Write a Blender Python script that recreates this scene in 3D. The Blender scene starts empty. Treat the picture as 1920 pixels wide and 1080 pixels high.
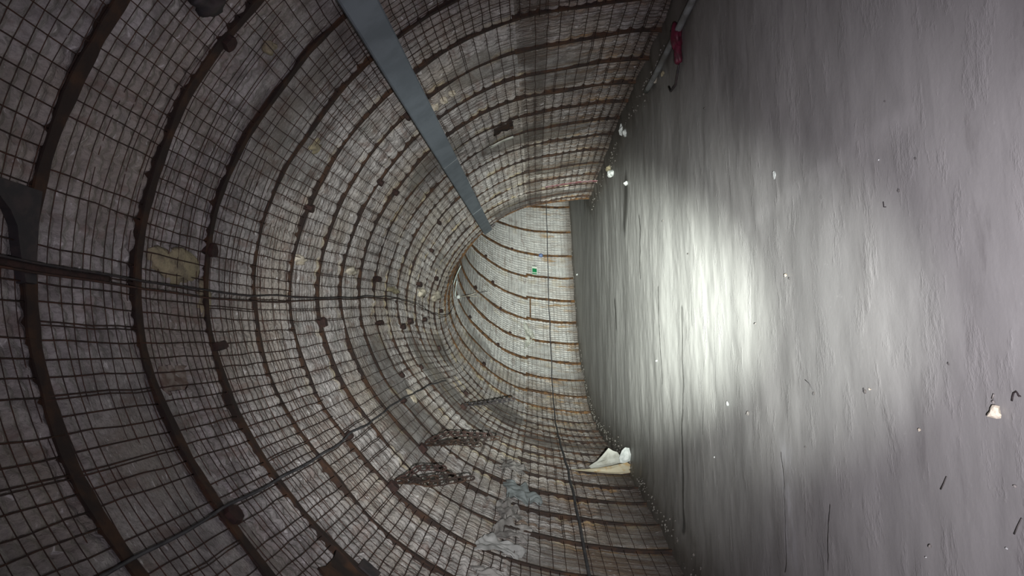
import bpy, math, random
import numpy as np
from mathutils import Vector, Matrix
random.seed(7); RNG = np.random.RandomState(11)
scene = bpy.context.scene
COL = scene.collection

# ------------------------------------------------------------------ camera
FOC = 1215.53                                   # pixels, for a 1920 px wide frame
CAM = np.array([-0.53700965, 0.0, 1.56])
F_ = np.array([0.10386991, 0.99395708, 0.03550157])
R_ = np.array([0.99449591, -0.10330052, -0.017518])
U_ = np.array([0.01374481, -0.03712576, 0.99921607])
cd = bpy.data.cameras.new('camera'); cam = bpy.data.objects.new('camera', cd); COL.objects.link(cam)
cd.sensor_width = 36.0; cd.lens = FOC / 1920 * 36; cd.clip_start = 0.05; cd.clip_end = 200
# the phone is held on its side: the picture's left is the real up
M = Matrix(((-U_[0], R_[0], -F_[0], CAM[0]), (-U_[1], R_[1], -F_[1], CAM[1]), (-U_[2], R_[2], -F_[2], CAM[2]), (0, 0, 0, 1)))
cam.matrix_world = M
scene.camera = cam

# ------------------------------------------------------------------ world, lamps, exposure
w = bpy.data.worlds.new('world'); scene.world = w; w.use_nodes = True
w.node_tree.nodes['Background'].inputs[0].default_value = (0.95, 0.86, 1.0, 1)
w.node_tree.nodes['Background'].inputs[1].default_value = 0.17
scene.view_settings.view_transform = 'Standard'
scene.view_settings.look = 'None'
scene.view_settings.exposure = 0.0
scene.view_settings.gamma = 1.0
scene.view_settings.use_curve_mapping = False

def spot(name, loc, target, power, cone, blend, col, rad=0.02):
    l = bpy.data.lights.new(name, 'SPOT'); l.energy = power; l.spot_size = math.radians(cone); l.spot_blend = blend
    l.color = col; l.shadow_soft_size = rad
    o = bpy.data.objects.new(name, l); COL.objects.link(o); o.location = loc
    o.rotation_euler = (Vector(target) - Vector(loc)).to_track_quat('-Z', 'Y').to_euler()
    return o
def ray_dir(px, py):
    v = F_ + U_ * (960 - px) / FOC + R_ * (540 - py) / FOC
    return v / np.linalg.norm(v)
LP = CAM + np.array([-0.14, 0.02, -0.16])       # hand torch carried just below and left of the phone
G_, W_, P_ = (.95, 1.0, .92), (.98, 1.0, .96), (1.0, .90, 1.03)
# the head of the torch: a tight core inside wider and wider rings of spill
for k, (x_, y_, cone_, pw_, cl_) in enumerate(((1000, 540, 16, 4800, G_), (1020, 570, 32, 13000, G_), (1125, 560, 27, 17500, G_), (1040, 400, 20, 3500, G_),
                                               (950, 580, 55, 3000, W_), (1330, 545, 32, 1500, W_), (1330, 540, 64, 155, W_), (860, 400, 95, 290, P_), (1470, 790, 108, 350, P_))):
    spot('torch_beam', LP, LP + ray_dir(x_, y_) * 10, pw_, cone_, 1.0, cl_)

# ------------------------------------------------------------------ tunnel geometry
S0 = 3.0834; PIT = 0.8816; NRIB = 33
ANG = np.radians([-32, -12, 8, 28, 48, 68, 90, 112, 132, 152, 172, 192, 212.])
RAD = np.array([3.6023, 3.0809, 2.8394, 2.6513, 2.5419, 2.5242, 2.5218, 2.4528, 2.4131, 2.5124, 2.6794, 2.9507, 3.4645])
KS = np.array([0, 6, 9, 12, 15, 18, 21, 24, 28, 34.])
KV = np.array([-0.01, 0.0269, -0.0051, -0.0261, 0.0042, 0.1155, 0.1245, 0.1297, 0.1159, 0.1159])
_S = np.arange(0, 60, .05); _k = np.interp(_S, KS, KV)
_psi = np.cumsum(_k) * .05; _cx = np.cumsum(np.sin(_psi)) * .05; _cy = np.cumsum(np.cos(_psi)) * .05
def axis(s):
    s = np.asarray(s, float)
    sp = np.maximum(s, 0)
    return (np.interp(sp, _S, _psi), np.interp(sp, _S, _cx), np.where(s < 0, s, np.interp(sp, _S, _cy)))
def prof(a):
    m = np.gradient(RAD, ANG); n = len(ANG)
    i = np.clip(np.searchsorted(ANG, a) - 1, 0, n - 2); h = ANG[i + 1] - ANG[i]; t = (a - ANG[i]) / h
    r = (2*t**3-3*t**2+1)*RAD[i] + (t**3-2*t**2+t)*h*m[i] + (-2*t**3+3*t**2)*RAD[i+1] + (t**3-t**2)*h*m[i+1]
    return r * np.cos(a), 1.6 + r * np.sin(a)
_a = np.linspace(ANG[0], ANG[-1], 1601); _px, _pz = prof(_a)
_ok = _pz >= -0.03; _a, _px, _pz = _a[_ok], _px[_ok], _pz[_ok]
_v = np.concatenate([[0], np.cumsum(np.hypot(np.diff(_px), np.diff(_pz)))]); VL = _v[-1]
_tx, _tz = np.gradient(_px, _v), np.gradient(_pz, _v); _tl = np.hypot(_tx, _tz)
_nx, _nz = -_tz / _tl, _tx / _tl                 # towards the inside
def a2v(deg): return float(np.interp(math.radians(deg), _a, _v))
V_SR = float(np.interp(1.72, _pz[:500], _v[:500]))                 # seam height, right wall
_h = len(_v) // 2 + 300
V_SL = float(_v[_h:][np.argmin(abs(_pz[_h:] - 1.88))])             # seam, left wall
def surf(s, v, inset=0.0):
    s, v, inset = np.broadcast_arrays(np.asarray(s, float), np.asarray(v, float), np.asarray(inset, float))
    x = np.interp(v, _v, _px) + np.interp(v, _v, _nx) * inset
    z = np.interp(v, _v, _pz) + np.interp(v, _v, _nz) * inset
    p, cx, cy = axis(s)
    return np.stack([cx + x * np.cos(p), cy - x * np.sin(p), z], -1)
def loc2world(s, x, z):
    p, cx, cy = axis(s)
    return np.stack(np.broadcast_arrays(cx + x * np.cos(p), cy - x * np.sin(p), z), -1)
def rib_s(i): return S0 + PIT * i + 0.14 * PIT * min(max((i - 12) / 6.0, 0), 1)

# ------------------------------------------------------------------ value noise
_T = RNG.rand(256, 256)
def vnoise(x, y):
    xi, yi = np.floor(x).astype(int), np.floor(y).astype(int); fx, fy = x - xi, y - yi
    fx, fy = fx*fx*(3-2*fx), fy*fy*(3-2*fy)
    g = lambda a, b: _T[a % 256, b % 256]
    return (g(xi, yi)*(1-fx) + g(xi+1, yi)*fx)*(1-fy) + (g(xi, yi+1)*(1-fx) + g(xi+1, yi+1)*fx)*fy

# ------------------------------------------------------------------ mesh helpers
def tag(o, label=None, cat=None, group=None, kind=None):
    if label: o['label'] = label
    if cat: o['category'] = cat
    if group: o['group'] = group
    if kind: o['kind'] = kind
    return o
def link(name, me, mat, parent=None, loc=None):
    o = bpy.data.objects.new(name, me); COL.objects.link(o)
    if mat: me.materials.append(mat)
    if parent: o.parent = parent
    if loc is not None: o.location = loc
    return o
def empty(name, loc=(0, 0, 0)):
    o = bpy.data.objects.new(name, None); COL.objects.link(o); o.location = [float(c) for c in loc]; o.empty_display_size = .1
    return o
def grid_mesh(name, P, UV=None, smooth=True):
    n, m = P.shape[:2]
    me = bpy.data.meshes.new(name)
    idx = np.arange(n*m).reshape(n, m)
    q = np.stack([idx[:-1, :-1], idx[1:, :-1], idx[1:, 1:], idx[:-1, 1:]], -1).reshape(-1, 4)
    me.vertices.add(n*m); me.vertices.foreach_set('co', P.reshape(-1).astype(np.float32))
    me.loops.add(q.size); me.loops.foreach_set('vertex_index', q.reshape(-1).astype(np.int32))
    me.polygons.add(len(q)); me.polygons.foreach_set('loop_start', np.arange(0, q.size, 4, dtype=np.int32))
    me.polygons.foreach_set('loop_total', np.full(len(q), 4, dtype=np.int32))
    me.polygons.foreach_set('use_smooth', np.full(len(q), smooth))
    me.update(calc_edges=True)
    if UV is not None:
        l = me.uv_layers.new(name='UVMap'); l.data.foreach_set('uv', UV.reshape(-1, 2)[q.reshape(-1)].reshape(-1).astype(np.float32))
    return me
class MB:
    """collects tubes, sweeps and hulls for ONE mesh"""
    def __init__(self): self.v = []; self.f = []; self.n = 0; self.sm = []
    def add(self, v, f, smooth=True):
        self.v.append(np.asarray(v, float)); self.f += [tuple(int(i) + self.n for i in q) for q in f]; self.n += len(v); self.sm += [smooth]*len(f)
    def tube(self, pts, r, k=4, caps=True):
        pts = np.asarray(pts, float); n = len(pts); r = np.broadcast_to(r, (n,))
        t = np.gradient(pts, axis=0); t /= np.linalg.norm(t, axis=1)[:, None] + 1e-12
        ref = np.array([0, 0, 1.]) if abs(t[:, 2]).mean() < .8 else np.array([0, 1., 0])
        a = np.cross(t, ref); a /= np.linalg.norm(a, axis=1)[:, None] + 1e-12; b = np.cross(t, a)
        th = np.arange(k) * 2*math.pi/k
        V = pts[:, None] + r[:, None, None]*(a[:, None]*np.cos(th)[None, :, None] + b[:, None]*np.sin(th)[None, :, None])
        f = [(i*k+j, i*k+(j+1) % k, (i+1)*k+(j+1) % k, (i+1)*k+j) for i in range(n-1) for j in range(k)]
        if caps: f += [tuple(range(k))[::-1], tuple((n-1)*k+j for j in range(k))]
        self.add(V.reshape(-1, 3), f)
    def loft(self, V, closed=True, caps=True, smooth=False):
        V = np.asarray(V, float); n, k = V.shape[:2]
        f = [(i*k+j, i*k+(j+1) % k, (i+1)*k+(j+1) % k, (i+1)*k+j) for i in range(n-1) for j in range(k if closed else k-1)]
        if caps: f += [tuple(range(k))[::-1], tuple((n-1)*k+j for j in range(k))]
        self.add(V.reshape(-1, 3), f, smooth)
    def build(self, name, mat, parent=None, loc=None):
        me = bpy.data.meshes.new(name); V = np.concatenate(self.v)
        org = np.zeros(3)
        if parent is not None: org = np.array(parent.location)
        elif loc is not None: org = np.asarray(loc, float)
        me.from_pydata((V - org).tolist(), [], self.f)
        me.polygons.foreach_set('use_smooth', self.sm); me.update()
        o = link(name, me, mat, parent)
        if parent is None and loc is not None: o.location = [float(c) for c in loc]
        return o
_ico = {}
def ico(sub):
    if sub not in _ico:
        import bmesh
        bm = bmesh.new(); bmesh.ops.create_icosphere(bm, subdivisions=sub, radius=1)
        bm.verts.ensure_lookup_table()
        _ico[sub] = (np.array([v.co[:] for v in bm.verts]), [tuple(v.index for v in f.verts) for f in bm.faces]); bm.free()
    return _ico[sub]
def lump(mb, c, size, seed, sub=3, rough=.35, frame=None, smooth=True, facet=1.5):
    V, f = ico(sub); V = V.copy()
    d = 1 + rough*((vnoise(V[:, 0]*facet+seed*3.1+40, V[:, 1]*facet+V[:, 2]*1.3+seed*1.7+40)-.5)*1.4 + (vnoise(V[:, 0]*4+seed+70, V[:, 2]*4+V[:, 1]*3+90)-.5)*.5)
    V = V*d[:, None]*np.asarray(size)
    if frame is not None: V = V @ frame
    mb.add(V + np.asarray(c), f, smooth)
def frame_at(s, v):
    """rows: along tunnel, along ring, inward"""
    e = .01
    a = surf(s+e, v)-surf(s-e, v); b = surf(s, v+e)-surf(s, v-e); a /= np.linalg.norm(a); b /= np.linalg.norm(b)
    return np.stack([a, b, surf(s, v, 1)-surf(s, v)])

# ------------------------------------------------------------------ materials
def newmat(name):
    m = bpy.data.materials.new(name); m.use_nodes = True; nt = m.node_tree
    return m, nt, nt.nodes['Principled BSDF']
class NT:
    def __init__(s, nt): s.nt = nt
    def n(s, typ, **kw):
        x = s.nt.nodes.new(typ)
        for k, v in kw.items():
            if k.startswith('i_'): x.inputs[int(k[2:])].default_value = v
            else: setattr(x, k, v)
        return x
    def l(s, a, b): s.nt.links.new(a, b)
    def math(s, op, a, b=None, c=None, clamp=False):
        x = s.n('ShaderNodeMath', operation=op, use_clamp=clamp)
        for i, q in enumerate((a, b, c)):
            if q is None: continue
            if isinstance(q, (int, float)): x.inputs[i].default_value = q
            else: s.l(q, x.inputs[i])
        return x.outputs[0]
    def ss(s, v, a, b, lo=0.0, hi=1.0):
        x = s.n('ShaderNodeMapRange', interpolation_type='SMOOTHSTEP')
        s.l(v, x.inputs[0]); x.inputs[1].default_value = a; x.inputs[2].default_value = b; x.inputs[3].default_value = lo; x.inputs[4].default_value = hi
        return x.outputs[0]
    def noise(s, vec, scale, detail=4, rough=.55, dist=0.0):
        x = s.n('ShaderNodeTexNoise'); s.l(vec, x.inputs['Vector']); x.inputs['Scale'].default_value = scale
        x.inputs['Detail'].default_value = detail; x.inputs['Roughness'].default_value = rough; x.inputs['Distortion'].default_value = dist
        return x.outputs['Fac']
    def mix(s, fac, a, b, mode='MIX'):
        x = s.n('ShaderNodeMix', data_type='RGBA', blend_type=mode)
        if isinstance(fac, (int, float)): x.inputs[0].default_value = fac
        else: s.l(fac, x.inputs[0])
        for i, q in ((6, a), (7, b)):
            if isinstance(q, tuple): x.inputs[i].default_value = (*q, 1)
            else: s.l(q, x.inputs[i])
        return x.outputs[2]
    def mapping(s, vec, sc):
        x = s.n('ShaderNodeMapping'); s.l(vec, x.inputs[0]); x.inputs['Scale'].default_value = sc
        return x.outputs[0]
    def bump(s, h, strength, dist):
        x = s.n('ShaderNodeBump'); s.l(h, x.inputs['Height']); x.inputs['Strength'].default_value = strength; x.inputs['Distance'].default_value = dist
        return x.outputs[0]

def simple(name, base, col2=None, scale=8, rough=.8, metal=0.0, bump=.3, bdist=.004, c=(.4, .65)):
    m, nt, b = newmat(name); N = NT(nt)
    tc = N.n('ShaderNodeTexCoord').outputs['Object']
    f = N.noise(tc, scale, 5, .6)
    cc = N.mix(N.ss(f, *c), base, col2 or tuple(x*.6 for x in base)); N.l(cc, b.inputs['Base Color'])
    b.inputs['Roughness'].default_value = rough; b.inputs['Metallic'].default_value = metal
    N.l(N.bump(N.noise(tc, scale*6, 4, .6), bump, bdist), b.inputs['Normal'])
    return m
RUST = simple('rust', (.020, .012, .009), (.065, .030, .013), 5, .85, 0.1, .6, .006, (.42, .72))
RUST_OR = simple('orange_rust', (.050, .026, .013), (.15, .075, .026), 7, .85, 0.1, .6, .006)
RUST_WIRE = simple('wire_rust', (.035, .02, .016), (.07, .03, .018), 9, .8, .2)
RUST_RED = simple('red_rust', (.038, .017, .013), (.020, .010, .008), 16, .9, 0, .6, .006)
CABLE = simple('cable_rubber', (.03, .03, .035), (.07, .07, .075), 6, .6)
GALV = simple('galvanised', (.155, .185, .215), (.115, .14, .165), 2.5, .6, .15, .2, .002)
FOAM = simple('yellow_foam', (.34, .30, .19), (.20, .175, .12), 9, .95, 0, .8, .015)
PALEFOAM = simple('pale_foam', (.50, .46, .38), (.32, .28, .21), 9, .95, 0, .8, .012)
WHITE = simple('white_foam', (.62, .65, .63), (.46, .50, .48), 14, .85, 0, .4, .004)
CREAM = simple('cream_stone', (.74, .69, .55), (.60, .55, .42), 14, .8, 0, .4, .004)
CLOTH = simple('grey_cloth', (.22, .21, .20), (.13, .12, .115), 8, .9, 0, .6, .01)
SHEET = simple('torn_sheet', (.40, .41, .37), (.28, .28, .24), 5, .8, 0, .5, .008)
SHEETY = simple('stained_sheet', (.46, .42, .30), (.38, .24, .09), 7, .8, 0, .5, .008, (.5, .68))
PVC = simple('pale_plastic', (.55, .66, .62), (.40, .48, .45), 6, .5)
GREEN = simple('green_plastic', (.01, .20, .07), (.008, .13, .045), 20, .4)
SIGNW = simple('sign_white', (.62, .66, .58), (.50, .56, .50), 12, .5)
BLUE = simple('blue_plastic', (.12, .17, .32), (.07, .09, .16), 20, .5)
REDP = simple('red_plastic', (.11, .010, .028), (.05, .008, .015), 12, .6)
PINK = simple('faded_red_tape', (.20, .06, .07), (.32, .24, .24), 12, .6)
DARKM = simple('dark_metal', (.02, .018, .02), (.04, .03, .03), 12, .7)
STONE = simple('grey_stone', (.26, .25, .23), (.15, .14, .13), 20, .9)
DARKSTONE = simple('dark_stone', (.07, .07, .07), (.11, .10, .09), 20, .9)

def lining_mat(name, low):
    m, nt, b = newmat(name); N = NT(nt)
    uv = N.n('ShaderNodeUVMap', uv_map='UVMap').outputs[0]
    sep = N.n('ShaderNodeSeparateXYZ'); N.l(uv, sep.inputs[0]); S, V = sep.outputs[0], sep.outputs[1]
    big = N.noise(uv, .9, 3, .5); mid = N.noise(uv, 4.5, 5, .65); fine = N.noise(uv, 38, 4, .7)
    bay = N.math('FLOOR', N.math('DIVIDE', N.math('SUBTRACT', S, S0), PIT))
    vb = N.math('FLOOR', N.math('DIVIDE', V, 1.55))
    cv = N.n('ShaderNodeCombineXYZ'); N.l(bay, cv.inputs[0]); N.l(vb, cv.inputs[1])
    wn = N.n('ShaderNodeTexWhiteNoise', noise_dimensions='3D'); N.l(cv.outputs[0], wn.inputs[0])
    base = N.mix(N.ss(mid, .36, .64), (.205, .192, .180), (.455, .438, .42))
    base = N.mix(N.ss(big, .42, .66, 0, .7), base, (.31, .275, .225))
    base = N.mix(N.math('MULTIPLY', wn.outputs['Value'], .28), base, (.20, .19, .185))
    # cooler, cleaner cloth on the far side of the bend
    far = N.ss(S, 19.2, 20.6)
    base = N.mix(N.math('MULTIPLY', far, .75), base, N.mix(N.ss(mid, .3, .7), (.50, .51, .50), (.64, .65, .63)))
    if low == 'ceil':
        pass
    # distance from nearest rib, as 0..1 of a bay
    fr = N.math('FRACT', N.math('DIVIDE', N.math('SUBTRACT', S, S0 - PIT*.5), PIT))
    dr = N.math('ABSOLUTE', N.math('SUBTRACT', fr, .5))                     # 0 at the rib
    yel = N.math('MULTIPLY', N.ss(dr, .20, .03), N.ss(N.noise(uv, 2.3, 3, .6), .50, .62))
    yel = N.math('MULTIPLY', yel, N.ss(S, 5.5, 8.5, .15, .75))
    yel = N.math('MULTIPLY', yel, N.ss(S, 20.5, 18.5, .45, 1.0))
    base = N.mix(yel, base, (.42, .35, .20))
    stretched = N.mapping(uv, (1.6, 5.5, 1))
    rn = N.ss(N.noise(stretched, 1.2, 5, .65), .52, .66)
    if low:
        streak = N.noise(N.mapping(uv, (7.0, .9, 1)), 1.0, 5, .65)
        amt = N.math('MULTIPLY', N.ss(streak, .44, .66), N.ss(S, 20.5, 18.0, .35, .85))
        base = N.mix(amt, base, (.15, .095, .055))
        org = N.math('MULTIPLY', N.ss(N.noise(N.mapping(uv, (9.0, 1.4, 1)), .8, 4, .6), .50, .62), N.ss(dr, .34, .02, .12, .9))
        org = N.math('MULTIPLY', org, N.ss(V, 1.5, .6) if low == 'right' else N.ss(V, VL-1.6, VL-.9))
        base = N.mix(org, base, (.34, .20, .07))
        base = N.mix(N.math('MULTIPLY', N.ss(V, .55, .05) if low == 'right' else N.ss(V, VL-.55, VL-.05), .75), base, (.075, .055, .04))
        if low == 'right':      # soot-dark sheets just under the seam
            dk = N.math('MULTIPLY', N.ss(V, V_SR-.42, V_SR-.30), N.ss(N.noise(uv, 1.3, 2, .5), .36, .50))
            base = N.mix(N.math('MULTIPLY', dk, .72), base, (.10, .085, .07))
        else:
            cl = N.math('MULTIPLY', N.ss(S, 10.0, 7.5), .0)
    else:
        base = N.mix(N.math('MULTIPLY', rn, .50), base, (.15, .09, .065))
        base = N.mix(N.math('MULTIPLY', N.ss(N.noise(uv, 1.7, 5, .7), .55, .70), .45), base, (.20, .21, .19))
    # white flecks of torn fibre
    fl = N.ss(N.noise(N.mapping(uv, (3.2, 1.0, 1)), 8, 3, .7), .61, .70)
    base = N.mix(N.math('MULTIPLY', fl, .75), base, (.66, .65, .64))
    base = N.mix(N.ss(fine, .40, .70, .0, .45), base, (.13, .12, .115))
    N.l(base, b.inputs['Base Color']); b.inputs['Roughness'].default_value = .85
    h = N.math('ADD', N.math('MULTIPLY', N.noise(uv, 26, 5, .7), 1.0), N.math('MULTIPLY', N.noise(N.mapping(uv, (1, .35, 1)), 60, 3, .6), .5))
    N.l(N.bump(h, .9, .024), b.inputs['Normal'])
    return m

def floor_mat():
    m, nt, b = newmat('concrete_floor'); N = NT(nt)
    geo = N.n('ShaderNodeNewGeometry').outputs['Position']
    uv = N.n('ShaderNodeUVMap', uv_map='UVMap').outputs[0]
    sep = N.n('ShaderNodeSeparateXYZ'); N.l(uv, sep.inputs[0]); X = sep.outputs[1]
    st = N.mapping(geo, (.55, 1.7, 1))
    st2 = N.mapping(geo, (.8, 5.0, 1))
    big = N.noise(st, .9, 5, .6, .3); mid = N.noise(st2, 1.6, 6, .65, .2); fine = N.noise(geo, 30, 5, .7)
    base = N.mix(N.ss(big, .33, .68), (.27, .27, .262), (.34, .34, .328))
    base = N.mix(N.ss(mid, .52, .72, 0, .30), base, (.16, .16, .158))
    base = N.mix(N.ss(mid, .45, .28, 0, .3), base, (.42, .425, .41))
    base = N.mix(N.ss(fine, .62, .75, 0, .35), base, (.42, .42, .40))
    base = N.mix(N.ss(N.noise(N.mapping(geo, (.6, 2.6, 1)), 2.6, 7, .72, .4), .54, .70, 0, .42), base, (.17, .165, .16))
    base = N.mix(N.ss(N.noise(geo, 9, 5, .7), .64, .74, 0, .4), base, (.45, .45, .44))
    # dirt washed against the foot of each wall
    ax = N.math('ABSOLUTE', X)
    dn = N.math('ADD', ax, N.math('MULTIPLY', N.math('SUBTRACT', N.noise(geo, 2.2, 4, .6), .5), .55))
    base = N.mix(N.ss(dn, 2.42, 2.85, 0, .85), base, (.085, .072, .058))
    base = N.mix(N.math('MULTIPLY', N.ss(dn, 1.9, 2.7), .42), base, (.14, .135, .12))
    # cracks and wet seams, each with its own line
    wob = N.n('ShaderNodeTexNoise'); N.l(geo, wob.inputs['Vector']); wob.inputs['Scale'].default_value = 1.7; wob.inputs['Detail'].default_value = 4
    wv = N.n('ShaderNodeVectorMath', operation='MULTIPLY_ADD'); N.l(wob.outputs['Color'], wv.inputs[0]); wv.inputs[1].default_value = (.0, .34, 0); wv.inputs[2].default_value = (0, -.17, 0)
    pv = N.n('ShaderNodeVectorMath', operation='ADD'); N.l(geo, pv.inputs[0]); N.l(wv.outputs[0], pv.inputs[1]); P = pv.outputs[0]
    def seg(A, B, wd):
        A = Vector((*A, 0)); B = Vector((*B, 0)); d = B - A; L2 = d.length_squared
        s1 = N.n('ShaderNodeVectorMath', operation='SUBTRACT'); N.l(P, s1.inputs[0]); s1.inputs[1].default_value = A
        dt = N.n('ShaderNodeVectorMath', operation='DOT_PRODUCT'); N.l(s1.outputs[0], dt.inputs[0]); dt.inputs[1].default_value = d
        t = N.math('DIVIDE', dt.outputs['Value'], L2, clamp=True)
        sc = N.n('ShaderNodeVectorMath', operation='SCALE'); sc.inputs[0].default_value = d; N.l(t, sc.inputs['Scale'])
        df = N.n('ShaderNodeVectorMath', operation='DISTANCE'); N.l(s1.outputs[0], df.inputs[0]); N.l(sc.outputs[0], df.inputs[1])
        return N.ss(df.outputs['Value'], wd, wd*.15)
    crack = None
    for A, B, wd in [((-.05, 7.1), (-1.15, 7.25), .055), ((-1.15, 7.25), (-2.45, 7.35), .065), ((-.45, 5.84), (-1.05, 5.84), .025),
                     ((-1.0, 5.8), (-1.9, 5.6), .018), ((.17, 6.6), (-.25, 6.6), .03), ((.5, 12.8), (.0, 12.7), .12), ((-1.36, 3.62), (-1.72, 3.7), .012),
                     ((-1.18, 4.26), (-1.93, 4.33), .012), ((-.7, 6.3), (-1.3, 6.35), .02), ((1.5, 9.6), (.6, 9.6), .05), ((.3, 8.3), (-.9, 8.2), .03)]:
        q = seg(A, B, wd); crack = q if crack is None else N.math('MAXIMUM', crack, q)
    base = N.mix(N.math('MULTIPLY', crack, .92), base, (.06, .06, .055))
    blot = seg((2.30, 10.75), (1.70, 11.05), .34)
    base = N.mix(N.math('MULTIPLY', blot, .92), base, (.05, .05, .045))
    smear = N.math('MULTIPLY', seg((.40, 5.1), (.43, 2.7), .10), N.ss(N.noise(geo, 5, 4, .6), .3, .6))
    base = N.mix(N.math('MULTIPLY', smear, .30), base, (.42, .42, .41))
    pale = N.math('MULTIPLY', seg((-1.2, 4.2), (-1.75, 4.22), .17), N.ss(N.noise(N.mapping(geo, (1.2, 4, 1)), 4, 5, .6), .4, .62))
    base = N.mix(N.math('MULTIPLY', pale, .5), base, (.46, .47, .48))
    N.l(base, b.inputs['Base Color'])
    rr = N.ss(N.noise(st, 2.2, 4, .6), .35, .65, .48, .68); N.l(rr, b.inputs['Roughness'])
    b.inputs['Specular IOR Level'].default_value = .35
    h = N.math('ADD', N.math('MULTIPLY', N.noise(N.mapping(geo, (.8, 1.3, 1)), 4, 4, .5), 1.0), N.math('MULTIPLY', N.noise(geo, 60, 4, .6), .10))
    h = N.math('ADD', h, N.math('MULTIPLY', N.ss(N.noise(N.mapping(geo, (.7, 1.6, 1)), 3.2, 6, .7), .52, .70), .5))
    h = N.math('SUBTRACT', h, N.math('MULTIPLY', crack, .9))
    N.l(N.bump(h, .30, .018), b.inputs['Normal'])
    return m

# ------------------------------------------------------------------ lining (walls and ceiling)
WIRE = 0.14                                       # spacing of the long wires
def lining_disp(Sg, Vg, low):
    bay = (Sg - S0)/PIT; fb = bay - np.floor(bay)
    ph = Vg / np.where(bay < 4, .10, WIRE); cell = np.floor(ph)
    pil = np.abs(np.sin(math.pi*ph))**.5
    warp = (vnoise(Sg*1.3+5, Vg*1.1+9)-.5)*.9*np.clip((bay-3)/2, .25, 1) + (vnoise(cell*7.3+.5, np.floor(Sg*2.2)+.5)-.5)*.45
    t = bay*10 + warp + .5; ri = np.floor(t); fr = t - ri
    saw = np.where(fr < .22, (fr/.22)**.8, ((1-fr)/.78)**.9)
    amp = .6 + .8*vnoise(ri*.73+11, cell*.91+3)
    edge = np.clip(np.minimum(fb, 1-fb)/.16, 0, 1); k_ = .35 + .65*np.where(vnoise(cell*3.7+1, np.floor(bay)*5.3+2) > .45, edge, 1); pil = 1-(1-pil)*k_
    d = (.034 if not low else .030)*saw*amp*(.25+.75*pil) + .022*pil + (vnoise(ri*1.31+2, cell*1.77+5)-.5)*.016
    lumpy = vnoise(Sg*3.1+20, Vg*3.3+8)*.03 + vnoise(Sg*9+2, Vg*9+7)*.012 + vnoise(Sg*24+2, Vg*24+7)*.004
    near = np.exp(-((np.minimum(fb, 1-fb))/.10)**2)
    d = d + lumpy - .082 + .016*near*vnoise(Sg*2+3, Vg*1.5+60) - .008*np.exp(-((np.minimum(fb, 1-fb))/.05)**2)
    # smoother cloth patches
    sm = np.clip((vnoise(Sg*.8+31, Vg*.9+44)-.66)*8, 0, 1); d = d*(1-sm) + (lumpy-.03)*sm
    far = np.clip((Sg-19.5)/1.2, 0, 1); d = d*(1-.15*far) - .01*far
    return d
def lining(name, v0, v1, mat, low, dv):
    s = np.concatenate([np.arange(-3, 1.8, .06), np.arange(1.8, 27.5, .0125), np.arange(27.5, 30, .03), np.arange(30, 37, .1)])
    v = np.linspace(v0, v1, int(round((v1-v0)/dv))+1)
    Sg, Vg = np.meshgrid(s, v, indexing='ij')
    P = surf(Sg, Vg, lining_disp(Sg, Vg, low))
    me = grid_mesh(name, P, np.stack([Sg, Vg], -1))
    return tag(link(name, me, mat), kind='structure')
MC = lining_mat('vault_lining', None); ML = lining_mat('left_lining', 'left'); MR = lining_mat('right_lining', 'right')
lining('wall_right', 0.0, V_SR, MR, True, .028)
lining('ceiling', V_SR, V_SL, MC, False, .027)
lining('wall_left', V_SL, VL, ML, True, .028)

# floor
fs = np.concatenate([np.arange(-3, 16, .05), np.arange(16, 37, .12)]); fx = np.linspace(-3.25, 3.25, 131)
Sg, Xg = np.meshgrid(fs, fx, indexing='ij')
Pz = (vnoise(Sg*1.1+50, Xg*.7+50)-.5)*.03 + (vnoise(Sg*4+50, Xg*1.6+50)-.5)*.012 + (vnoise(Sg*11+50, Xg*7+50)-.5)*.006 - .012
Pz = Pz + np.clip((np.abs(Xg)-2.55)/.5, 0, 1)*(.03 + .05*vnoise(Sg*3+5, Xg*3+5))
P = loc2world(Sg, Xg, Pz)
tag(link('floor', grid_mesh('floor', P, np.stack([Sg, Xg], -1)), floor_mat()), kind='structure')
def floor_z(s, x): return 0.0

# ------------------------------------------------------------------ steel arches
ORD = ['first', 'second', 'third', 'fourth', 'fifth', 'sixth', 'seventh', 'eighth', 'ninth', 'tenth', 'eleventh', 'twelfth', 'thirteenth',
       'fourteenth', 'fifteenth', 'sixteenth', 'seventeenth', 'eighteenth', 'nineteenth', 'twentieth', 'twenty-first', 'twenty-second', 'twenty-third',
       'twenty-fourth', 'twenty-fifth', 'twenty-sixth', 'twenty-seventh', 'twenty-eighth', 'twenty-ninth', 'thirtieth', 'thirty-first', 'thirty-second', 'thirty-third']
def sweep_bar(mb, sc, v0, v1, wd, seed, inset=.028, depth=.08):
    n = max(3, int((v1-v0)/.05)); v = np.linspace(v0, v1, n)
    js = (vnoise(v*1.1+seed*7.7, v*0+seed)-.5)*.05 + (vnoise(v*5+seed*3.3, v*0+seed+9)-.5)*.015
    jw = 1 + (vnoise(v*9+seed*5.1, v*0+seed+4)-.5)*.45
    ji = (vnoise(v*2+seed*2.2, v*0+seed+7)-.5)*.03
    h = wd/2*jw; s = sc + js
    sec = [(-1, 0), (1, 0), (1, -.014), (.22, -.016), (.22, -depth), (-.22, -depth), (-.22, -.016), (-1, -.014)]   # inward-facing flange on a web
    V = np.stack([surf(s + a*h, v, inset + .012 + ji + b) for a, b in sec], 1)
    mb.loft(V, closed=True, caps=True)
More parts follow.
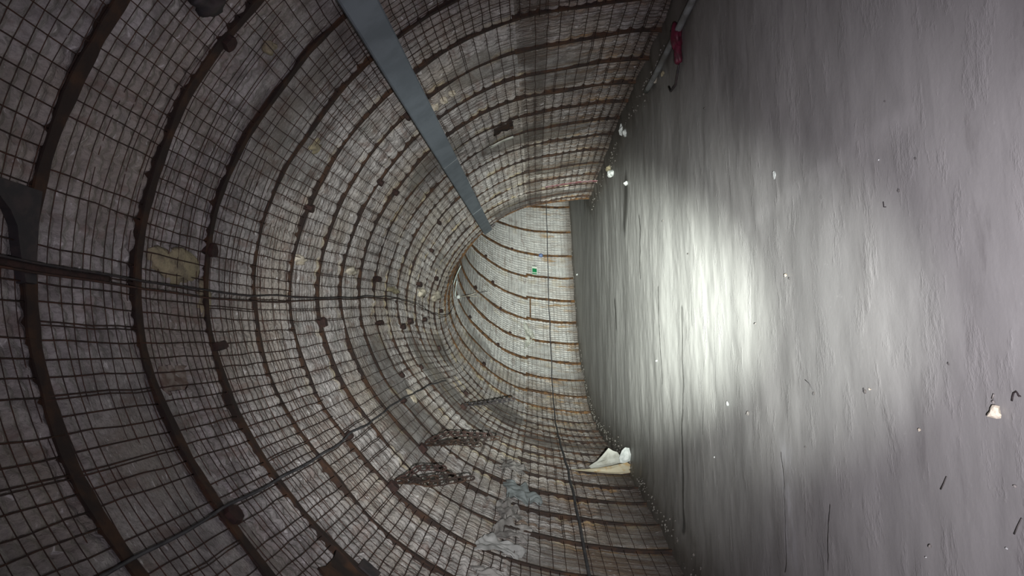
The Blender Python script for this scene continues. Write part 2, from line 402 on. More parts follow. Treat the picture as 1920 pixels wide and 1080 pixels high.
PLATES = {1: [(51.4, .12, .10), (128.6, .16, .12)], 2: [(100.2, .24, .09), (82.9, .11, .12)], 4: [(67.6, .11, .10), (126.6, .13, .10), (142.9, .12, .14)], 5: [(96.1, .12, .12), (33.1, .12, .12)],
          6: [(142.9, .13, .13), (52, .08, .08)], 7: [(51.4, .10, .10), (127.6, .13, .10)], 8: [(98.1, .30, .10), (119.5, .12, .10), (81.9, .28, .10)], 10: [(119.5, .12, .10), (100, .3, .11)],
          11: [(97.1, .28, .12), (48.3, .24, .10), (144.9, .14, .14)], 12: [(77.8, .4, .10), (60, .2, .1)], 13: [(94.1, .3, .12), (140, .2, .12)], 14: [(70, .3, .12), (110, .2, .12)], 16: [(88, .3, .12)],
          18: [(140, .2, .14)], 20: [(118, .18, .14), (150, .14, .12)], 21: [(112, .2, .14), (160, .12, .1)], 22: [(120, .2, .14), (150, .14, .12)], 23: [(140, .16, .12)], 24: [(130, .16, .12)], 25: [(160, .12, .12)]}
ribs = []
def place_words(i):
    if i < 0: return None
    o = ORD[i]
    if i <= 9: return 'rust-brown steel arch spanning the vault, %s arch from the left edge of the photo' % o
    if i <= 17: return 'rusty steel arch in the straight stretch before the bend, %s from the camera' % o
    return 'rust-orange steel arch on the pale lining of the bend, %s from the camera' % o
for i in range(-2, 30):
    sc = rib_s(i) if i >= 0 else S0 + PIT*i
    wd = .082 if i <= 0 else .070 if i == 1 else .058 if i == 2 else .048 if i == 3 else .040 if i <= 7 else .032 if i < 18 else .070
    t = empty('steel_arch', surf(sc, VL/2))
    lab = place_words(i) if i >= 0 else None
    if i < 0: lab = 'dark steel arch over the camera, outside the left edge of the photo'
    tag(t, lab, 'steel arch', 'steel arches holding up the tunnel lining')
    mat = RUST if i < 17 else RUST_OR
    ov = .03; ds = .0
    if 18 <= i <= 24: ds = .03
    ins_ = .020 if i < 3 else .006 if i < 8 else -.004 if i < 17 else .014
    c = MB(); sweep_bar(c, sc, V_SR-ov, V_SL+ov, wd, i+3.3, ins_); c.build('crown_bar', mat, t)
    r = MB(); sweep_bar(r, sc-.03, .01, V_SR+ov, wd, i+13.3, ins_+.010); r.build('leg', mat, t)
    l = MB(); sweep_bar(l, sc+.0+ds*2.2, V_SL-ov, VL-.01, wd, i+23.3, ins_+.010); l.build('leg', mat, t)
    for (dg, ls, lv) in PLATES.get(i, []):
        v = a2v(dg); fr = frame_at(sc, v); cen = surf(sc + (ls*.32 if ls > .15 else .02), v, .055)
        mb = MB()
        nn = 9; ang_ = np.linspace(0, 2*math.pi, nn, endpoint=False) + RNG.rand()*3
        rad_ = .88 + (RNG.rand(nn)-.5)*.42
        sq = 1/np.maximum(np.abs(np.cos(ang_)), np.abs(np.sin(ang_)))**.6
        ring = lambda k, dz: cen + (np.cos(ang_)*rad_*sq*ls*.5*k)[:, None]*fr[0] + (np.sin(ang_)*rad_*sq*lv*.5*k)[:, None]*fr[1] + dz*fr[2]
        mb.loft(np.stack([ring(1, -.08), ring(1.02, -.01), ring(.94, .006)]), True, True)
        mb.build('clamp_plate', RUST_RED, t)
    if i == 0:       # forked gusset near the crown of the nearest arch
        mb = MB(); va, vb_ = a2v(82), a2v(93)
        n = 8; vv = np.linspace(va, vb_, n); wid = np.interp(np.linspace(0, 1, n), [0, .35, 1], [.34, .12, .05])
        off = -wid*.55
        V = np.stack([np.stack([surf(sc+off[k]-wid[k]/2, vv[k], .05), surf(sc+off[k]+wid[k]/2+.02, vv[k], .05), surf(sc+off[k]+wid[k]/2+.02, vv[k], .0), surf(sc+off[k]-wid[k]/2, vv[k], .0)]) for k in range(n)])
        mb.loft(V, True, True); mb.build('gusset', DARKM, t)
    ribs.append(t)
# loose brace closing two arches on the far wall
mb = MB(); sa, sb = rib_s(22)+.06, rib_s(23)+.06; vS = V_SL+.12
ss_ = np.linspace(sa, sb, 8); V = np.stack([np.stack([surf(s_, vS-.02, .07), surf(s_, vS+.02, .07), surf(s_, vS+.02, .02), surf(s_, vS-.02, .02)]) for s_ in ss_]); mb.loft(V)
tag(mb.build('cross_brace', RUST_OR, None, surf(sa, vS)), 'short level rusty bar joining two arch legs on the far wall', 'brace')

# ------------------------------------------------------------------ wire mesh, one panel per bay
for i in range(-2, 29):
    sa = rib_s(i) if i >= 0 else S0+PIT*i; sb = rib_s(i+1) if i >= -1 else S0+PIT*(i+1)
    mb = MB(); wsp = .10 if i < 4 else WIRE
    rr = .0036 if i < 18 else .0032
    for k in range(1, int(VL/wsp)):
        if random.random() < .04: continue
        v = k*wsp + (random.random()-.5)*.012
        n = 5; ss_ = np.linspace(sa-.02, sb+.02, n); sag = .010*np.sin(np.linspace(0, math.pi, n)) + (random.random()-.5)*.016
        vv = v + np.concatenate([[0], (RNG.rand(n-2)-.5)*.016, [0]])
        mb.tube(surf(ss_, vv, .012+sag), rr*(1.15 if i < 4 else 1.0), 4)
        if random.random() < (.10 if i > 3 else .03):   # doubled lap wire
            mb.tube(surf(ss_, vv+.02, .014+sag), rr, 4)
    if True:
        nr = 10 if i < 14 else 2
        for j in range(nr):
            s_ = sa + (sb-sa)*(j+.5)/nr
            for (va, vb_) in ((.05, V_SR-.03), (V_SR+.03, V_SL-.03), (V_SL+.03, VL-.05)):
                # broken into runs so that only some wires show, as the cloth bulges over the rest
                n = int((vb_-va)/.09); vv = np.linspace(va, vb_, n)
                ins = .002 + (vnoise(vv*1.2+j*9+i*3, vv*0+i)-(.36 if i < 1 else .56 if i < 3 else .72 if i < 5 else .82 if i < 14 else .3))*.06
                ins = np.minimum(ins, .014)
                mb.tube(surf(s_ + (vnoise(vv*2+j, vv*0+i*2)-.5)*.014, vv, ins), .0030 if i < 4 else .0020, 4)
    if i <= 0: wh = 'at the left edge of the photo, %s panel' % ('innermost' if i == -1 else 'outermost') if i < 0 else 'between the first and second arches from the left edge'
    elif i+1 < len(ORD): wh = 'between %s and %s arches from the camera' % (ORD[i], ORD[i+1])
    o = mb.build('wire_mesh', RUST_WIRE, None, surf((sa+sb)/2, VL/2))
    tag(o, 'rusty wire mesh over the lining ' + wh, 'wire mesh', 'wire mesh panels between the arches')

# ------------------------------------------------------------------ galvanised duct hung along the right of the vault
A = np.array([1.76, 3.6, 2.675]); B = np.array([2.56, 16.0, 2.70]); A = A - (B-A)*.33
duct = empty('galvanised_rail', (A+B)/2); tag(duct, 'long grey galvanised steel rail running along the vault at upper right', 'rail')
dv_ = (B-A)/np.linalg.norm(B-A)
nrm = np.array([-.80, -.0, -.60]); nrm -= dv_*(nrm@dv_); nrm /= np.linalg.norm(nrm); wv_ = np.cross(dv_, nrm)
if wv_[2] < 0: wv_ = -wv_
hw, dp = .118, .085
mb = MB(); n = 34
for_k = []
for k in range(n+1):
    c = A + (B-A)*k/n
    b_ = .004*math.sin(k*1.7)
    sec = [(-hw, 0), (-hw+.012, .008), (hw-.012, .008), (hw, 0), (hw, -dp), (hw-.03, -dp), (hw-.03, -.01), (-hw+.03, -.01), (-hw+.03, -dp), (-hw, -dp)]
    for_k.append(np.stack([c + wv_*(a+b_*.3) + nrm*q for a, q in sec]))
mb.loft(np.stack(for_k)); mb.build('channel', GALV, duct)
for tt in (.55, .80):       # joint collars
    c = A + (B-A)*tt; V = []
    for e in (-.012, .012):
        V.append(np.stack([c + dv_*e + wv_*a*1.01 + nrm*q for a, q in ((-hw, .0), (-hw+.01, .0105), (hw-.01, .0105), (hw, .0), (hw, -.03), (-hw, -.03))]))
    mb = MB(); mb.loft(np.stack(V)); mb.build('joint_strip', simple('joint', (.20, .225, .235), (.14, .16, .17), 20, .6), duct)
for i in (2, 6, 10):                      # hangers up to the arches
    sc = rib_s(i); tt = (sc + .15 - A[1])/(B[1]-A[1]); c = A + (B-A)*tt
    if tt > .99: continue
    q_ = [surf(sc, v_, .03) for v_ in np.linspace(a2v(20), a2v(50), 60)]; e = min(q_, key=lambda p: np.linalg.norm(p-(c-nrm*dp)))
    mb = MB(); mb.tube(np.stack([c - nrm*dp*.5, (c+e)/2, e]), .012, 6); mb.build('hanger', RUST, duct)
mb = MB(); c = B; mb.loft(np.stack([np.stack([c - dv_*t_ + wv_*a + nrm*q for a, q in ((-.14, -.03), (-.24, -.03), (-.24, -.07), (-.14, -.07))]) for t_ in (.1, .0)])); mb.build('end_slot_block', DARKM, duct)  # dark block standing in for the black slot by the rail end

# ------------------------------------------------------------------ cables along the vault
def cable(name, pts_s, deg, inset, r, mat, label, cat, seed=0, par=None, sagz=.03):
    s = np.arange(pts_s[0], pts_s[1], .11); a = np.interp(s, np.linspace(pts_s[0], pts_s[1], len(deg)), deg)
    v = np.interp(np.radians(a), _a, _v) + (vnoise(s*1.5+seed, s*0+seed)-.5)*.03
    p = surf(s, v, inset + (vnoise(s*.9+seed*2, s*0+3)-.5)*.02)
    fb = ((s-S0)/PIT) % 1; p[:, 2] -= sagz*np.sin(math.pi*fb)*abs(math.cos(math.radians(float(np.mean(a))-90)))
    mb = MB(); mb.tube(p, r, 6); o = mb.build(name, mat, None, p[len(p)//2]); tag(o, label, cat); return o
cable('cable', (1.6, 19.5), [91.2, 90.5, 89.2, 88.2, 88.4, 90, 92.5], .085, .007, DARKM, 'thin dark cable strung along the crown of the vault, upper strand of the pair', 'cable', 3)
cable('cable', (1.6, 19.0), [92.6, 91.6, 90.2, 88.9, 88.8, 90.6, 93.0], .085, .007, RUST_WIRE, 'thin rusty cable strung along the crown of the vault, lower strand of the pair', 'cable', 13)
cable('cable', (1.6, 13.2), [128.6, 127.0, 126.6, 126.6, 128, 129.7], .055, .011, CABLE, 'black cable running along the lower left vault between rust-red clamps', 'cable', 5)
cable('wall_cable', (4.5, 29.5), [190.4, 190.6, 189.6, 189.8, 190.6, 191, 191.5], .065, .019, CABLE, 'thick dark cable along the left wall about one metre above the floor', 'cable', 8, sagz=0)
cable('steel_rod', (2.0, 3.75), [91.6, 91.0], .05, .022, RUST_RED, 'thick rusty rod along the crown beside the nearest arch', 'rod', 9, sagz=0)

# loose wires with a white insulator at the crown where the bend starts
base_ = surf(20.4, a2v(94), .12)
t = empty('loose_wire', base_); tag(t, 'pair of loose pale wires sticking out from a white knob at the bend', 'wires')
mb = MB(); lump(mb, base_, (.07, .07, .07), 5, 2, .2); mb.build('white_knob', WHITE, t)
for k, (dz, dx) in enumerate(((-.62, .10), (-.95, .14), (-.60, -.02))):
    e = base_ + np.array([dx, -.25, dz]); m_ = (base_+e)/2 + np.array([.03*(k-1), 0, .02])
    mb = MB(); mb.tube(np.stack([base_, m_, e]), .008, 5); mb.build('wire', PALEFOAM if k != 1 else DARKM, t)

# ------------------------------------------------------------------ pale plastic pipes hanging at the bend's crown
for (s_, dg, L, tilt, lb) in ((18.6, 66, .62, .1, 'pale grey-green strip hanging at the crown of the bend, upper one'), (20.0, 83, .5, -.1, 'pale grey-green strip hanging at the crown of the bend, lower one')):
    v = a2v(dg); mb = MB(); ss_ = np.linspace(0, 1, 5)
    V = [np.stack([surf(s_+tilt*q+a, v+L*(q-.5), .12+b) for a, b in ((-.05, -.01), (.05, -.012), (.055, .005), (-.05, .008))]) for q in ss_]
    mb.loft(np.stack(V)); tag(mb.build('hanging_strip', PVC, None, surf(s_, v, .1)), lb, 'strip')

# ------------------------------------------------------------------ chains
def chain_link(c, d, side, L=.085, W=.026, r=.0085):
    th = np.linspace(0, 2*math.pi, 15)
    pts = np.stack([c + d*(math.copysign(abs(math.cos(a))**.8, math.cos(a))*L/2) + side*(math.sin(a)*W) for a in th])
    mb = MB(); mb.tube(pts, r, 6, caps=False); return mb
def chain(top, pts_rel, label, group, r=.0085, L=.085, mat=RUST_RED):
    top = np.asarray(top); P = top + np.array(pts_rel)
    seg = np.linalg.norm(np.diff(P, axis=0), axis=1); cum = np.concatenate([[0], np.cumsum(seg)]); step = L*.74
    t = empty('chain', top); tag(t, label, 'chain', group); q = step/2; k = 0
    while q < cum[-1]:
        c = np.array([np.interp(q, cum, P[:, j]) for j in range(3)]); c2 = np.array([np.interp(min(q+.02, cum[-1]), cum, P[:, j]) for j in range(3)]); c1 = np.array([np.interp(q-.02, cum, P[:, j]) for j in range(3)])
        d = c2-c1; d /= np.linalg.norm(d)+1e-9; a = np.cross(d, [0.2, 1, .1]); a /= np.linalg.norm(a); b2 = np.cross(d, a)
        ph = (k % 2)*math.pi/2 + .5; side = a*math.cos(ph)+b2*math.sin(ph)
        chain_link(c, d, side, L, L*.3, r).build('link', mat, t); q += step; k += 1
    return t
top1 = surf(rib_s(4)+.05, a2v(142.9), .08)
for k, pr in enumerate(([(0, 0, 0), (.00, .02, -.12), (-.03, 0, -.36), (.03, 0, -.78)], [(0, 0, 0), (.05, .02, -.10), (.13, .04, -.22), (.12, .05, -.50)], [(0, 0, 0), (.03, -.08, -.25), (.07, -.06, -.62)])):
    chain(top1, pr, 'rusty chain hanging in the bundle nearest the camera, lower left vault', 'chains of the near bundle', .009, .12, RUST_RED if k % 2 else RUST)
top2 = surf(rib_s(6)+.05, a2v(142.9), .08)
for k, pr in enumerate(([(0, 0, 0), (.01, .02, -.4), (-.02, 0, -.72)], [(0, 0, 0), (.06, .02, -.08), (.13, .04, -.30), (.10, .04, -.86)], [(0, 0, 0), (.03, -.08, -.3), (.08, -.06, -.98)])):
    chain(top2, pr, 'rusty chain hanging in the second bundle, under a rusty clamp plate', 'chains of the second bundle', .009, .12, RUST_RED if k % 2 else RUST)
top3 = surf(rib_s(11), a2v(144.9), .08)
chain(top3, [(0, 0, 0), (.03, 0, -.45), (.10, 0, -.95)], 'single dark chain hanging beyond the two chain bundles', None, .014, .13, DARKM)

# ------------------------------------------------------------------ foam lumps pressed into the lining
for (s_, dg, a, b_, c_, mt, lb) in (
    (4.50, 86.5, .30, .12, .05, FOAM, 'large yellow foam patch at the crown between second and third arches'),
    (4.86, 91.5, .10, .15, .05, FOAM, 'small yellow foam patch beside the third arch at the crown'),
    (6.88, 80.2, .13, .06, .07, PALEFOAM, 'pale foam lump beside the fifth arch at the crown'),
    (8.85, 80.8, .20, .07, .07, PALEFOAM, 'pale yellow foam lump beyond the seventh arch at the crown'),
    (11.5, 84.6, .48, .07, .07, FOAM, 'long yellow foam strip under a rusty clamp plate at the crown'),
    (14.3, 81.0, .40, .09, .09, PALEFOAM, 'whitish foam lump at the crown beyond the yellow strip'),
    (16.4, 79.5, .50, .14, .10, PALEFOAM, 'farthest whitish foam lump at the crown, near the bend'),
    (4.45, 47.0, .07, .04, .05, FOAM, 'small yellow foam patch in the upper vault left of the grey rail'),
    (6.1, 55.0, .12, .08, .04, FOAM, 'faint yellow foam stain in the vault left of the grey rail'),
    (7.9, 20.5, .07, .055, .07, PALEFOAM, 'pale lump on the arch right of the grey rail, upper one'),
    (7.95, 23.0, .07, .05, .06, PALEFOAM, 'cream lump on the arch right of the grey rail, middle one'),
    (7.98, 26.0, .07, .055, .06, PALEFOAM, 'cream lump on the arch right of the grey rail, lower one'),
    (9.95, 128, .10, .14, .06, PALEFOAM, 'pale foam lump below the black cable in lower vault')):
    mb = MB(); fr = frame_at(s_, a2v(dg)); lump(mb, surf(s_, a2v(dg), -.03), (a, b_, c_), s_*3+dg, 3, .7, fr, True, 2.2)
    tag(mb.build('foam_lump', mt, None, surf(s_, a2v(dg))), lb, 'foam', 'foam lumps pressed into the vault')

# ------------------------------------------------------------------ hanging cloth scraps along the left seam
def cloth(s_, dg, ls, lv, lb, seed, mat=CLOTH, lift=.06, taper=.5):
    n, m_ = 26, 26; v = a2v(dg); G = np.zeros((n, m_, 3)); B_ = np.zeros((n, m_, 3))
    for i in range(n):
        for j in range(m_):
            a = i/(n-1)-.5; b_ = j/(m_-1)
            wd = ls*(1-taper*abs(b_-.3))*(1+1.0*(vnoise(np.array(b_*5+seed), np.array(seed*1.)) - .5))
            bulge = -.02 + .6*lift*(math.sin(math.pi*b_)**.6)*.5*(.6+.4*math.cos(a*2.6)) + (vnoise(np.array(a*4+seed+b_*2), np.array(b_*5+seed))-.4)*.10 + (vnoise(np.array(a*13+seed), np.array(b_*4-a*6+seed+9))-.5)*.05
            G[i, j] = surf(s_ + a*wd + b_*.05, v + (b_-.5)*lv + .04*math.sin(a*5+seed), .02 + bulge); B_[i, j] = G[i, j]
    fr = frame_at(s_, v); B_ = G - fr[2]*.012
    mb = MB(); mb.add(G.reshape(-1, 3), [(i*m_+j, (i+1)*m_+j, (i+1)*m_+j+1, i*m_+j+1) for i in range(n-1) for j in range(m_-1)])
    mb.add(B_.reshape(-1, 3), [(i*m_+j+1, (i+1)*m_+j+1, (i+1)*m_+j, i*m_+j) for i in range(n-1) for j in range(m_-1)])
    per = [i*m_ for i in range(n)] + [(n-1)*m_+j for j in range(1, m_)] + [i*m_+m_-1 for i in range(n-2, -1, -1)] + [j for j in range(m_-2, 0, -1)]
    W = np.concatenate([G.reshape(-1, 3)[per], B_.reshape(-1, 3)[per]]); K = len(per)
    mb.add(W, [(k, (k+1) % K, K+(k+1) % K, K+k) for k in range(K)])
    return tag(mb.build('cloth_scrap', mat, None, surf(s_, v)), lb, 'cloth', 'cloth scraps hanging along the left seam')
cloth(10.2, 172.5, .70, .42, 'grey cloth scrap bulging from the left seam, farthest of the row', 1.3, lift=.10)
cloth(8.85, 176.0, .75, .50, 'blue-grey folded plastic scrap hanging from the left seam', 2.9, simple('bluish_sheet', (.21, .235, .24), (.15, .17, .17), 8, .5), .14)
cloth(8.0, 172.8, .55, .28, 'crumpled grey cloth strip along the left seam', 4.1)
cloth(7.36, 174.3, .50, .40, 'grey cloth fold with a dark gap below it on the left seam', 5.7)
cloth(6.75, 172.0, .34, .48, 'pale grey pointed cloth flap on the left seam', 6.2, simple('pale_cloth', (.26, .26, .255), (.18, .18, .175), 8, .9), .12)
cloth(6.0, 171.5, .28, .42, 'pale crumpled cloth scrap nearest the camera on the left seam', 7.7, CLOTH)
cloth(21.9, 175.5, 1.0, .34, 'smooth pale cloth patch at the seam of the far wall', 8.8, SHEET, .06)

# torn sheet peeled off the foot of the left wall
def ray_at(px, py, depth):
    d = ray_dir(px, py); return CAM + d*(depth/(d@F_))
def plate_poly(mb, pts2, depth, th=.02, seed=0, curl=.04):
    P = np.stack([ray_at(x, y, depth + (vnoise(np.array(x*.05+seed), np.array(y*.05))-.5)*2*curl + dz) for x, y, dz in pts2]); c = P.mean(0)
    ring1 = (P-c)*.6+c + np.array([0, -.03, 0]); n = len(P); Bk = P + np.array([0, th, 0])
    V = np.concatenate([P, ring1, [c + np.array([0, -.02, 0])], Bk, [c+np.array([0, th, 0])]]); f = []
    for k in range(n):
        k2 = (k+1) % n
        f += [(k, k2, n+k2, n+k), (n+k, n+k2, 2*n), (k2, k, 2*n+1+k, 2*n+1+k2), (2*n+1+k2, 2*n+1+k, 3*n+1)]
    mb.add(V, f, False)
ts = empty('torn_sheet', surf(12.0, VL-.05, .2)); tag(ts, 'torn whitish lining sheet peeled away from the foot of the left wall', 'torn sheet')
mb = MB(); plate_poly(mb, [(1104, 874, .1), (1120, 864, .05), (1131, 852, 0), (1141, 840, 0), (1149, 845, 0), (1158, 848, 0), (1164, 857, 0), (1163, 868, 0), (1148, 872, 0), (1127, 876, .05), (1109, 879, .1)], 10.95, .02, 1)
mb.build('grey_flap', SHEET, ts)
mb = MB(); plate_poly(mb, [(1161, 858, 0), (1166, 845, 0), (1172, 839, 0), (1180, 840, 0), (1183, 852, 0), (1182, 864, 0), (1172, 868, 0), (1163, 868, 0)], 10.9, .03, 2, .06)
mb.build('crumpled_edge', WHITE, ts)
mb = MB(); plate_poly(mb, [(1070, 880.5, 0), (1095, 880, 0), (1127, 877, 0), (1150, 873, 0), (1176, 867, 0), (1182, 871, 0), (1181, 876, 0), (1187, 880, 0), (1185, 886, 0), (1165, 889, 0), (1140, 888, 0), (1110, 885, 0), (1085, 882.5, 0)], 10.85, .03, 3, .02)
mb.build('stained_strip', SHEETY, ts)

mb = MB(); c = surf(3.62, a2v(49.3), .0); lump(mb, c, (.10, .09, .06), 6, 3, .9, frame_at(3.62, a2v(49.3)), True, 2.2)  # dark lump drawn in place of a dark hole in the lining
tag(mb.build('hole_blob', DARKM, None, c), 'dark clod standing in for a hole in the lining at the top edge, left of the grey rail', 'blob')

def patch(name, s0_, s1_, d0, d1, inset, mat, lb, cat, seed=0, wav=.02):
    n, m_ = 10, 6; G = np.zeros((n, m_, 3)); Bk = np.zeros((n, m_, 3))
    for a in range(n):
        for b_ in range(m_):
            u, q = a/(n-1), b_/(m_-1); e = (RNG.rand()-.5)*wav
            ss_ = s0_+(s1_-s0_)*u + (e if b_ in (0, m_-1) else 0); vv = a2v(d0)+(a2v(d1)-a2v(d0))*q + (e if a in (0, n-1) else 0)
            h = inset + (RNG.rand()-.5)*wav*.5; G[a, b_] = surf(ss_, vv, h); Bk[a, b_] = surf(ss_, vv, h-.02)
    mb = MB(); mb.add(G.reshape(-1, 3), [(a*m_+b_, (a+1)*m_+b_, (a+1)*m_+b_+1, a*m_+b_+1) for a in range(n-1) for b_ in range(m_-1)])
    per = [a*m_ for a in range(n)] + [(n-1)*m_+j for j in range(1, m_)] + [a*m_+m_-1 for a in range(n-2, -1, -1)] + [j for j in range(m_-2, 0, -1)]; K = len(per)
    mb.add(np.concatenate([G.reshape(-1, 3)[per], Bk.reshape(-1, 3)[per]]), [(k, (k+1) % K, K+(k+1) % K, K+k) for k in range(K)])
    mb.add(Bk.reshape(-1, 3), [(a*m_+b_+1, (a+1)*m_+b_+1, (a+1)*m_+b_, a*m_+b_) for a in range(n-1) for b_ in range(m_-1)])
    return tag(mb.build(name, mat, None, surf((s0_+s1_)/2, a2v((d0+d1)/2))), lb, cat)
patch('rusty_plate', 4.45, 4.80, 143.6, 155, .03, RUST, 'rusty brown plate on the lower vault at the bottom edge of the photo', 'plate', wav=.06)
patch('slot_patch', 4.84, 4.98, 147.6, 151.5, .05, DARKM, 'small black patch for the box beside the rusty plate at the bottom edge', 'slot', wav=.01)  # black patch laid on to stand for the bracket's dark slot
patch('rust_flap', 10.25, 10.55, 5.5, 12, .02, RUST, 'brown rusty flap above the seam on the right vault', 'flap', wav=.08)
patch('white_strip', 10.95, 11.02, 6, 15, .05, SHEET, 'narrow white strip lying along an arch on the right vault', 'strip', wav=.02)
patch('stained_patch', 4.1, 4.4, 103, 107, .0, simple('brown_stain_cloth', (.14, .10, .08), (.24, .21, .18), 12, .9), 'small brown stained cloth patch in the vault between second and third arches', 'cloth', wav=.08)

# ------------------------------------------------------------------ small fittings on the far wall
sg = surf(24.62, a2v(180.3), .07); fr = frame_at(24.62, a2v(180.3))
t = empty('wall_sign', sg); tag(t, 'small green and white sign on the pale far wall', 'sign')
def slab(cx_, cv_, w_, h_, z0, z1):
    V = [np.stack([sg + fr[0]*(cx_+a*w_/2) + fr[1]*(cv_+b*h_/2) + fr[2]*z for a, b in ((-1, -1), (1, -1), (1, 1), (-1, 1))]) for z in (z0, z1)]
    mb = MB(); mb.loft(np.stack(V)); return mb
slab(0, 0, .42, .21, -.02, .0).build('backing_plate', SIGNW, t)
slab(-.02, 0, .20, .18, .0, .006).build('green_panel', GREEN, t)
slab(-.185, 0, .05, .19, .0, .006).build('green_band', GREEN, t)
slab(.205, 0, .02, .19, .0, .02).build('dark_lip', DARKM, t)
mb = MB(); c = surf(rib_s(25)-.05, a2v(185.6), .08); lump(mb, c, (.10, .09, .10), 3, 2, .3); tag(mb.build('blue_box', BLUE, None, c), 'small blue junction piece on an arch above the green sign', 'fitting')

# red tape along the inner wall foot where it turns away
p = np.stack([surf(14.5+.12*k, a2v(-14+0*k)-.0-.0*k, .07) for k in range(3)])
vv = np.linspace(a2v(-27), a2v(-6), 12); mb = MB()
V = [np.stack([surf(14.9+a, v_, .075+b) for a, b in ((-.06, 0), (.06, 0), (.06, .012), (-.06, .012))]) for v_ in vv]; mb.loft(np.stack(V))
tag(mb.build('red_tape', PINK, None, surf(14.9, a2v(-15), .07)), 'faded red strip down the foot of the right wall at the bend', 'strip')
# red rag and dark cable tail by the foot of the right wall
c = np.array([2.72, 6.45, .05]); t = empty('red_bundle', (c[0], c[1], 0)); tag(t, 'dark red plastic bundle with a black cable tail by the right wall', 'bundle')
mb = MB(); lump(mb, c, (.13, .10, .06), 4, 3, .5); lump(mb, c+np.array([-.17, .03, -.01]), (.13, .05, .04), 8, 3, .5); mb.build('wrapping', REDP, t)
mb = MB(); mb.tube(np.array([[2.62, 6.5, .03], [2.45, 6.55, .02], [2.33, 6.75, .015], [2.36, 7.0, .015], [2.45, 7.08, .015]]), .012, 6); mb.build('cable_tail', DARKM, t)
# conduit along the foot of the right wall
s = np.arange(2.5, 8.6, .2); pp = loc2world(s, 2.70 + (vnoise(s, s*0+2)-.5)*.06, .05 + 0*s); mb = MB(); mb.tube(pp, .035, 8)
tag(mb.build('floor_pipe', simple('dusty_pipe', (.24, .26, .26), (.12, .12, .11), 3, .8), None, pp[10]), 'dusty grey pipe lying along the foot of the right wall', 'pipe')

# ------------------------------------------------------------------ debris on the floor
def floor_pt(px, py):
    d = ray_dir(px, py); return CAM + d*(-CAM[2]/d[2])
def pebble(px, py, size, mat, lb, cat='stone', name='stone', grp='debris on the floor', flat=.6, seed=None):
    c = floor_pt(px, py); size = [q*(.62 if name != 'foam_chunk' else .85) for q in size]; mb = MB(); c[2] = size[2]*.55
    lump(mb, c, size, (seed or px*.13), 2, .6, None, False, 1.8); tag(mb.build(name, mat, None, (c[0], c[1], 0)), lb, cat, grp)
pebble(1870, 773, (.037, .034, .026), CREAM, 'cream-white stone, the brightest one near the right edge')
pebble(1864, 754, (.010, .009, .008), STONE, 'small grey stone just above the cream-white stone')
pebble(1170, 241, (.10, .12, .07), WHITE, 'white foam chunk at the foot of the right wall', 'foam chunk', 'foam_chunk')
pebble(1175, 250, (.09, .12, .06), WHITE, 'second white foam chunk touching the first at the right wall', 'foam chunk', 'foam_chunk')
pebble(1145, 316, (.07, .12, .08), FOAM, 'yellowish foam chunk near the far end of the right wall', 'foam chunk', 'foam_chunk')
pebble(1149, 325, (.09, .12, .08), WHITE, 'round white foam chunk beside the yellowish one', 'foam chunk', 'foam_chunk')
pebble(1176, 344, (.05, .09, .05), WHITE, 'small white foam chunk beside the black stain', 'foam chunk', 'foam_chunk')
pebble(1124, 342, (.05, .09, .05), PALEFOAM, 'pale chunk at the end of the faded red strip', 'foam chunk', 'foam_chunk')
pebble(1231, 150, (.035, .09, .04), PALEFOAM, 'upper cream chunk at the foot of the right wall', 'foam chunk', 'foam_chunk')
pebble(1244, 138, (.035, .07, .03), FOAM, 'small yellow chunk beside the grey pipe', 'foam chunk', 'foam_chunk')
pebble(1452, 328, (.045, .035, .008), WHITE, 'thin white plaster flake in the upper floor', 'flake', 'plaster_flake')
pebble(1474, 516, (.020, .018, .012), PALEFOAM, 'pale chip left of the floor centre')
pebble(1481, 522, (.010, .012, .008), DARKSTONE, 'dark chip beside the pale chip')
pebble(1417, 607, (.014, .012, .012), DARKSTONE, 'dark pebble in the bright torch spot')
pebble(1365, 757, (.030, .045, .012), WHITE, 'white plaster flake below the bright spot', 'flake', 'plaster_flake')
pebble(1404, 775, (.025, .035, .02), STONE, 'grey stone below the white plaster flake')
pebble(1527, 738, (.016, .012, .01), DARKSTONE, 'dark chip at the floor centre, right of the flake')
pebble(1622, 733, (.022, .018, .008), DARKSTONE, 'dark leaf-like chip right of the floor centre', 'chip', 'chip')
pebble(1632, 730, (.010, .010, .010), PALEFOAM, 'pale crumb touching the dark leaf-like chip')
pebble(1725, 806, (.010, .009, .009), PALEFOAM, 'pale pebble in the lower right floor')
pebble(1686, 357, (.014, .010, .008), DARKSTONE, 'dark chip in the upper right floor, right of two white specks')
pebble(1717, 297, (.009, .007, .007), DARKSTONE, 'small dark speck, highest of the upper right chips')
pebble(1648, 300, (.005, .005, .005), WHITE, 'white speck in the upper right floor')
pebble(1660, 190, (.007, .007, .007), DARKSTONE, 'dark speck near the top of the floor')
pebble(1737, 1045, (.005, .005, .005), WHITE, 'bright white speck at the bottom of the floor')
pebble(1888, 1028, (.005, .009, .005), WHITE, 'white sliver at the bottom right of the floor')
pebble(1745, 1024, (.012, .010, .008), STONE, 'grey stone above the bottom white speck')
pebble(1905, 912, (.008, .009, .008), STONE, 'grey stone near the right edge below the hook')
pebble(1232, 676, (.02, .05, .02), WHITE, 'white crumb left of the long dark crack')
pebble(1340, 857, (.012, .016, .010), WHITE, 'white crumb beside the short crack')
pebble(1322, 204, (.014, .02, .012), DARKSTONE, 'dark pebble at the top of the floor near right wall')
pebble(1243, 414, (.02, .04, .015), DARKSTONE, 'dark pebble left of the bright spot')
pebble(1291, 476, (.014, .03, .014), DARKSTONE, 'dark pebble at the left rim of the bright spot')
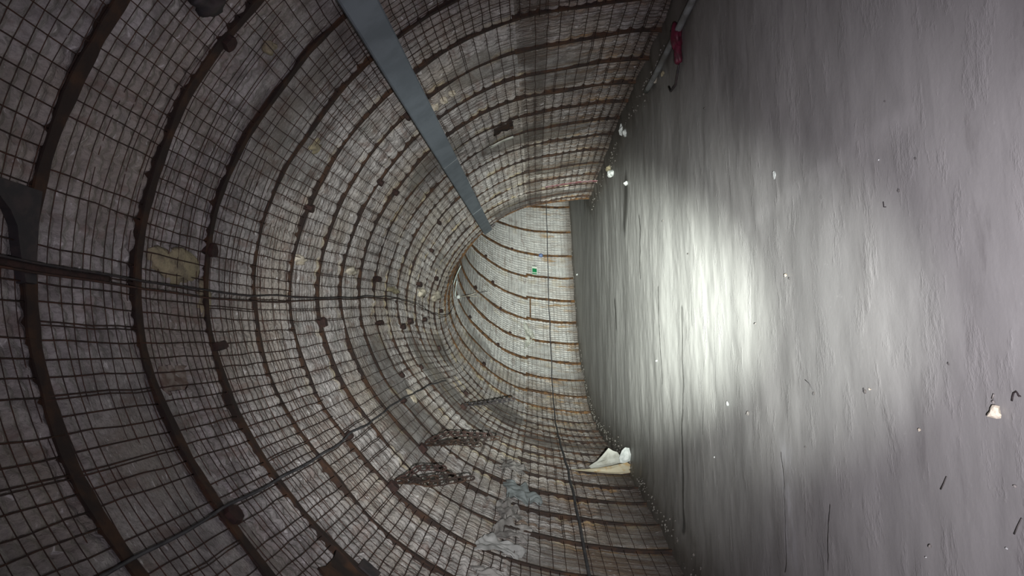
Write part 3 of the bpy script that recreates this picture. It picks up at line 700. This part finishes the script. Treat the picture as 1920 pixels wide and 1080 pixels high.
pebble(1779, 682, (.010, .006, .005), DARKSTONE, 'dark splinter right of the floor centre', 'chip', 'chip')
pebble(1511, 838, (.010, .010, .008), DARKSTONE, 'dark pebble above the pale scuffed patch')
pebble(1083, 515, (.05, .12, .06), WHITE, 'white crumb at the foot of the far wall')
def twig(pts, r, mat, lb, cat, name):
    P = np.stack([floor_pt(*q) for q in pts]); P[:, 2] = r*1.05
    mb = MB(); mb.tube(P, r, 6); tag(mb.build(name, mat, None, P[0]), lb, cat, 'debris on the floor')
twig([(1899, 752), (1900, 745), (1902, 737), (1907, 734), (1910, 738), (1912, 743), (1915, 743)], .0025, DARKM, 'bent black wire hook near the right edge', 'wire hook', 'wire_hook')
twig([(1657, 378), (1658, 388), (1662, 388)], .0022, DARKM, 'short black bent wire in the upper right floor', 'wire', 'bent_wire')
twig([(1765, 918), (1771, 906), (1776, 894)], .0018, DARKSTONE, 'short dark splinter in the lower right floor', 'splinter', 'splinter')
twig([(1903, 1002), (1909, 988), (1917, 972)], .0018, DARKSTONE, 'dark splinter at the bottom right corner', 'splinter', 'splinter')
twig([(1510, 712), (1518, 719), (1524, 730)], .002, DARKSTONE, 'thin dark curved wire at the floor centre', 'wire', 'bent_wire')
twig([(1865, 739), (1862, 748)], .0025, STONE, 'pale twig tip above the small grey stone', 'twig', 'twig')

# rubble washed against the wall feet: uncountable crumbs
def rubble(side, lb, n, seed):
    rs = np.random.RandomState(seed); V = []; mb = MB()
    for k in range(n):
        s_ = rs.uniform(3, 27) if side < 0 else rs.uniform(4, 17)
        x_ = side*(2.90 - abs(rs.normal(0, .12))); sz = rs.uniform(.003, .011)*(1+s_*.025)
        p = loc2world(s_, x_, .03)
        lump(mb, p, (sz*rs.uniform(.7, 1.6), sz*rs.uniform(.7, 1.6), sz), k*1.3, 1, .6, None, False)
    tag(mb.build('rubble', simple('rubble_grey', (.20, .19, .17), (.11, .10, .09), 20, .9), None, loc2world(10., side*2.8, 0.)), lb, 'rubble', None, 'stuff')
rubble(-1, 'fine crumbs of rubble along the foot of the left wall', 520, 4)
rubble(1, 'fine crumbs of rubble along the foot of the right wall', 160, 5)
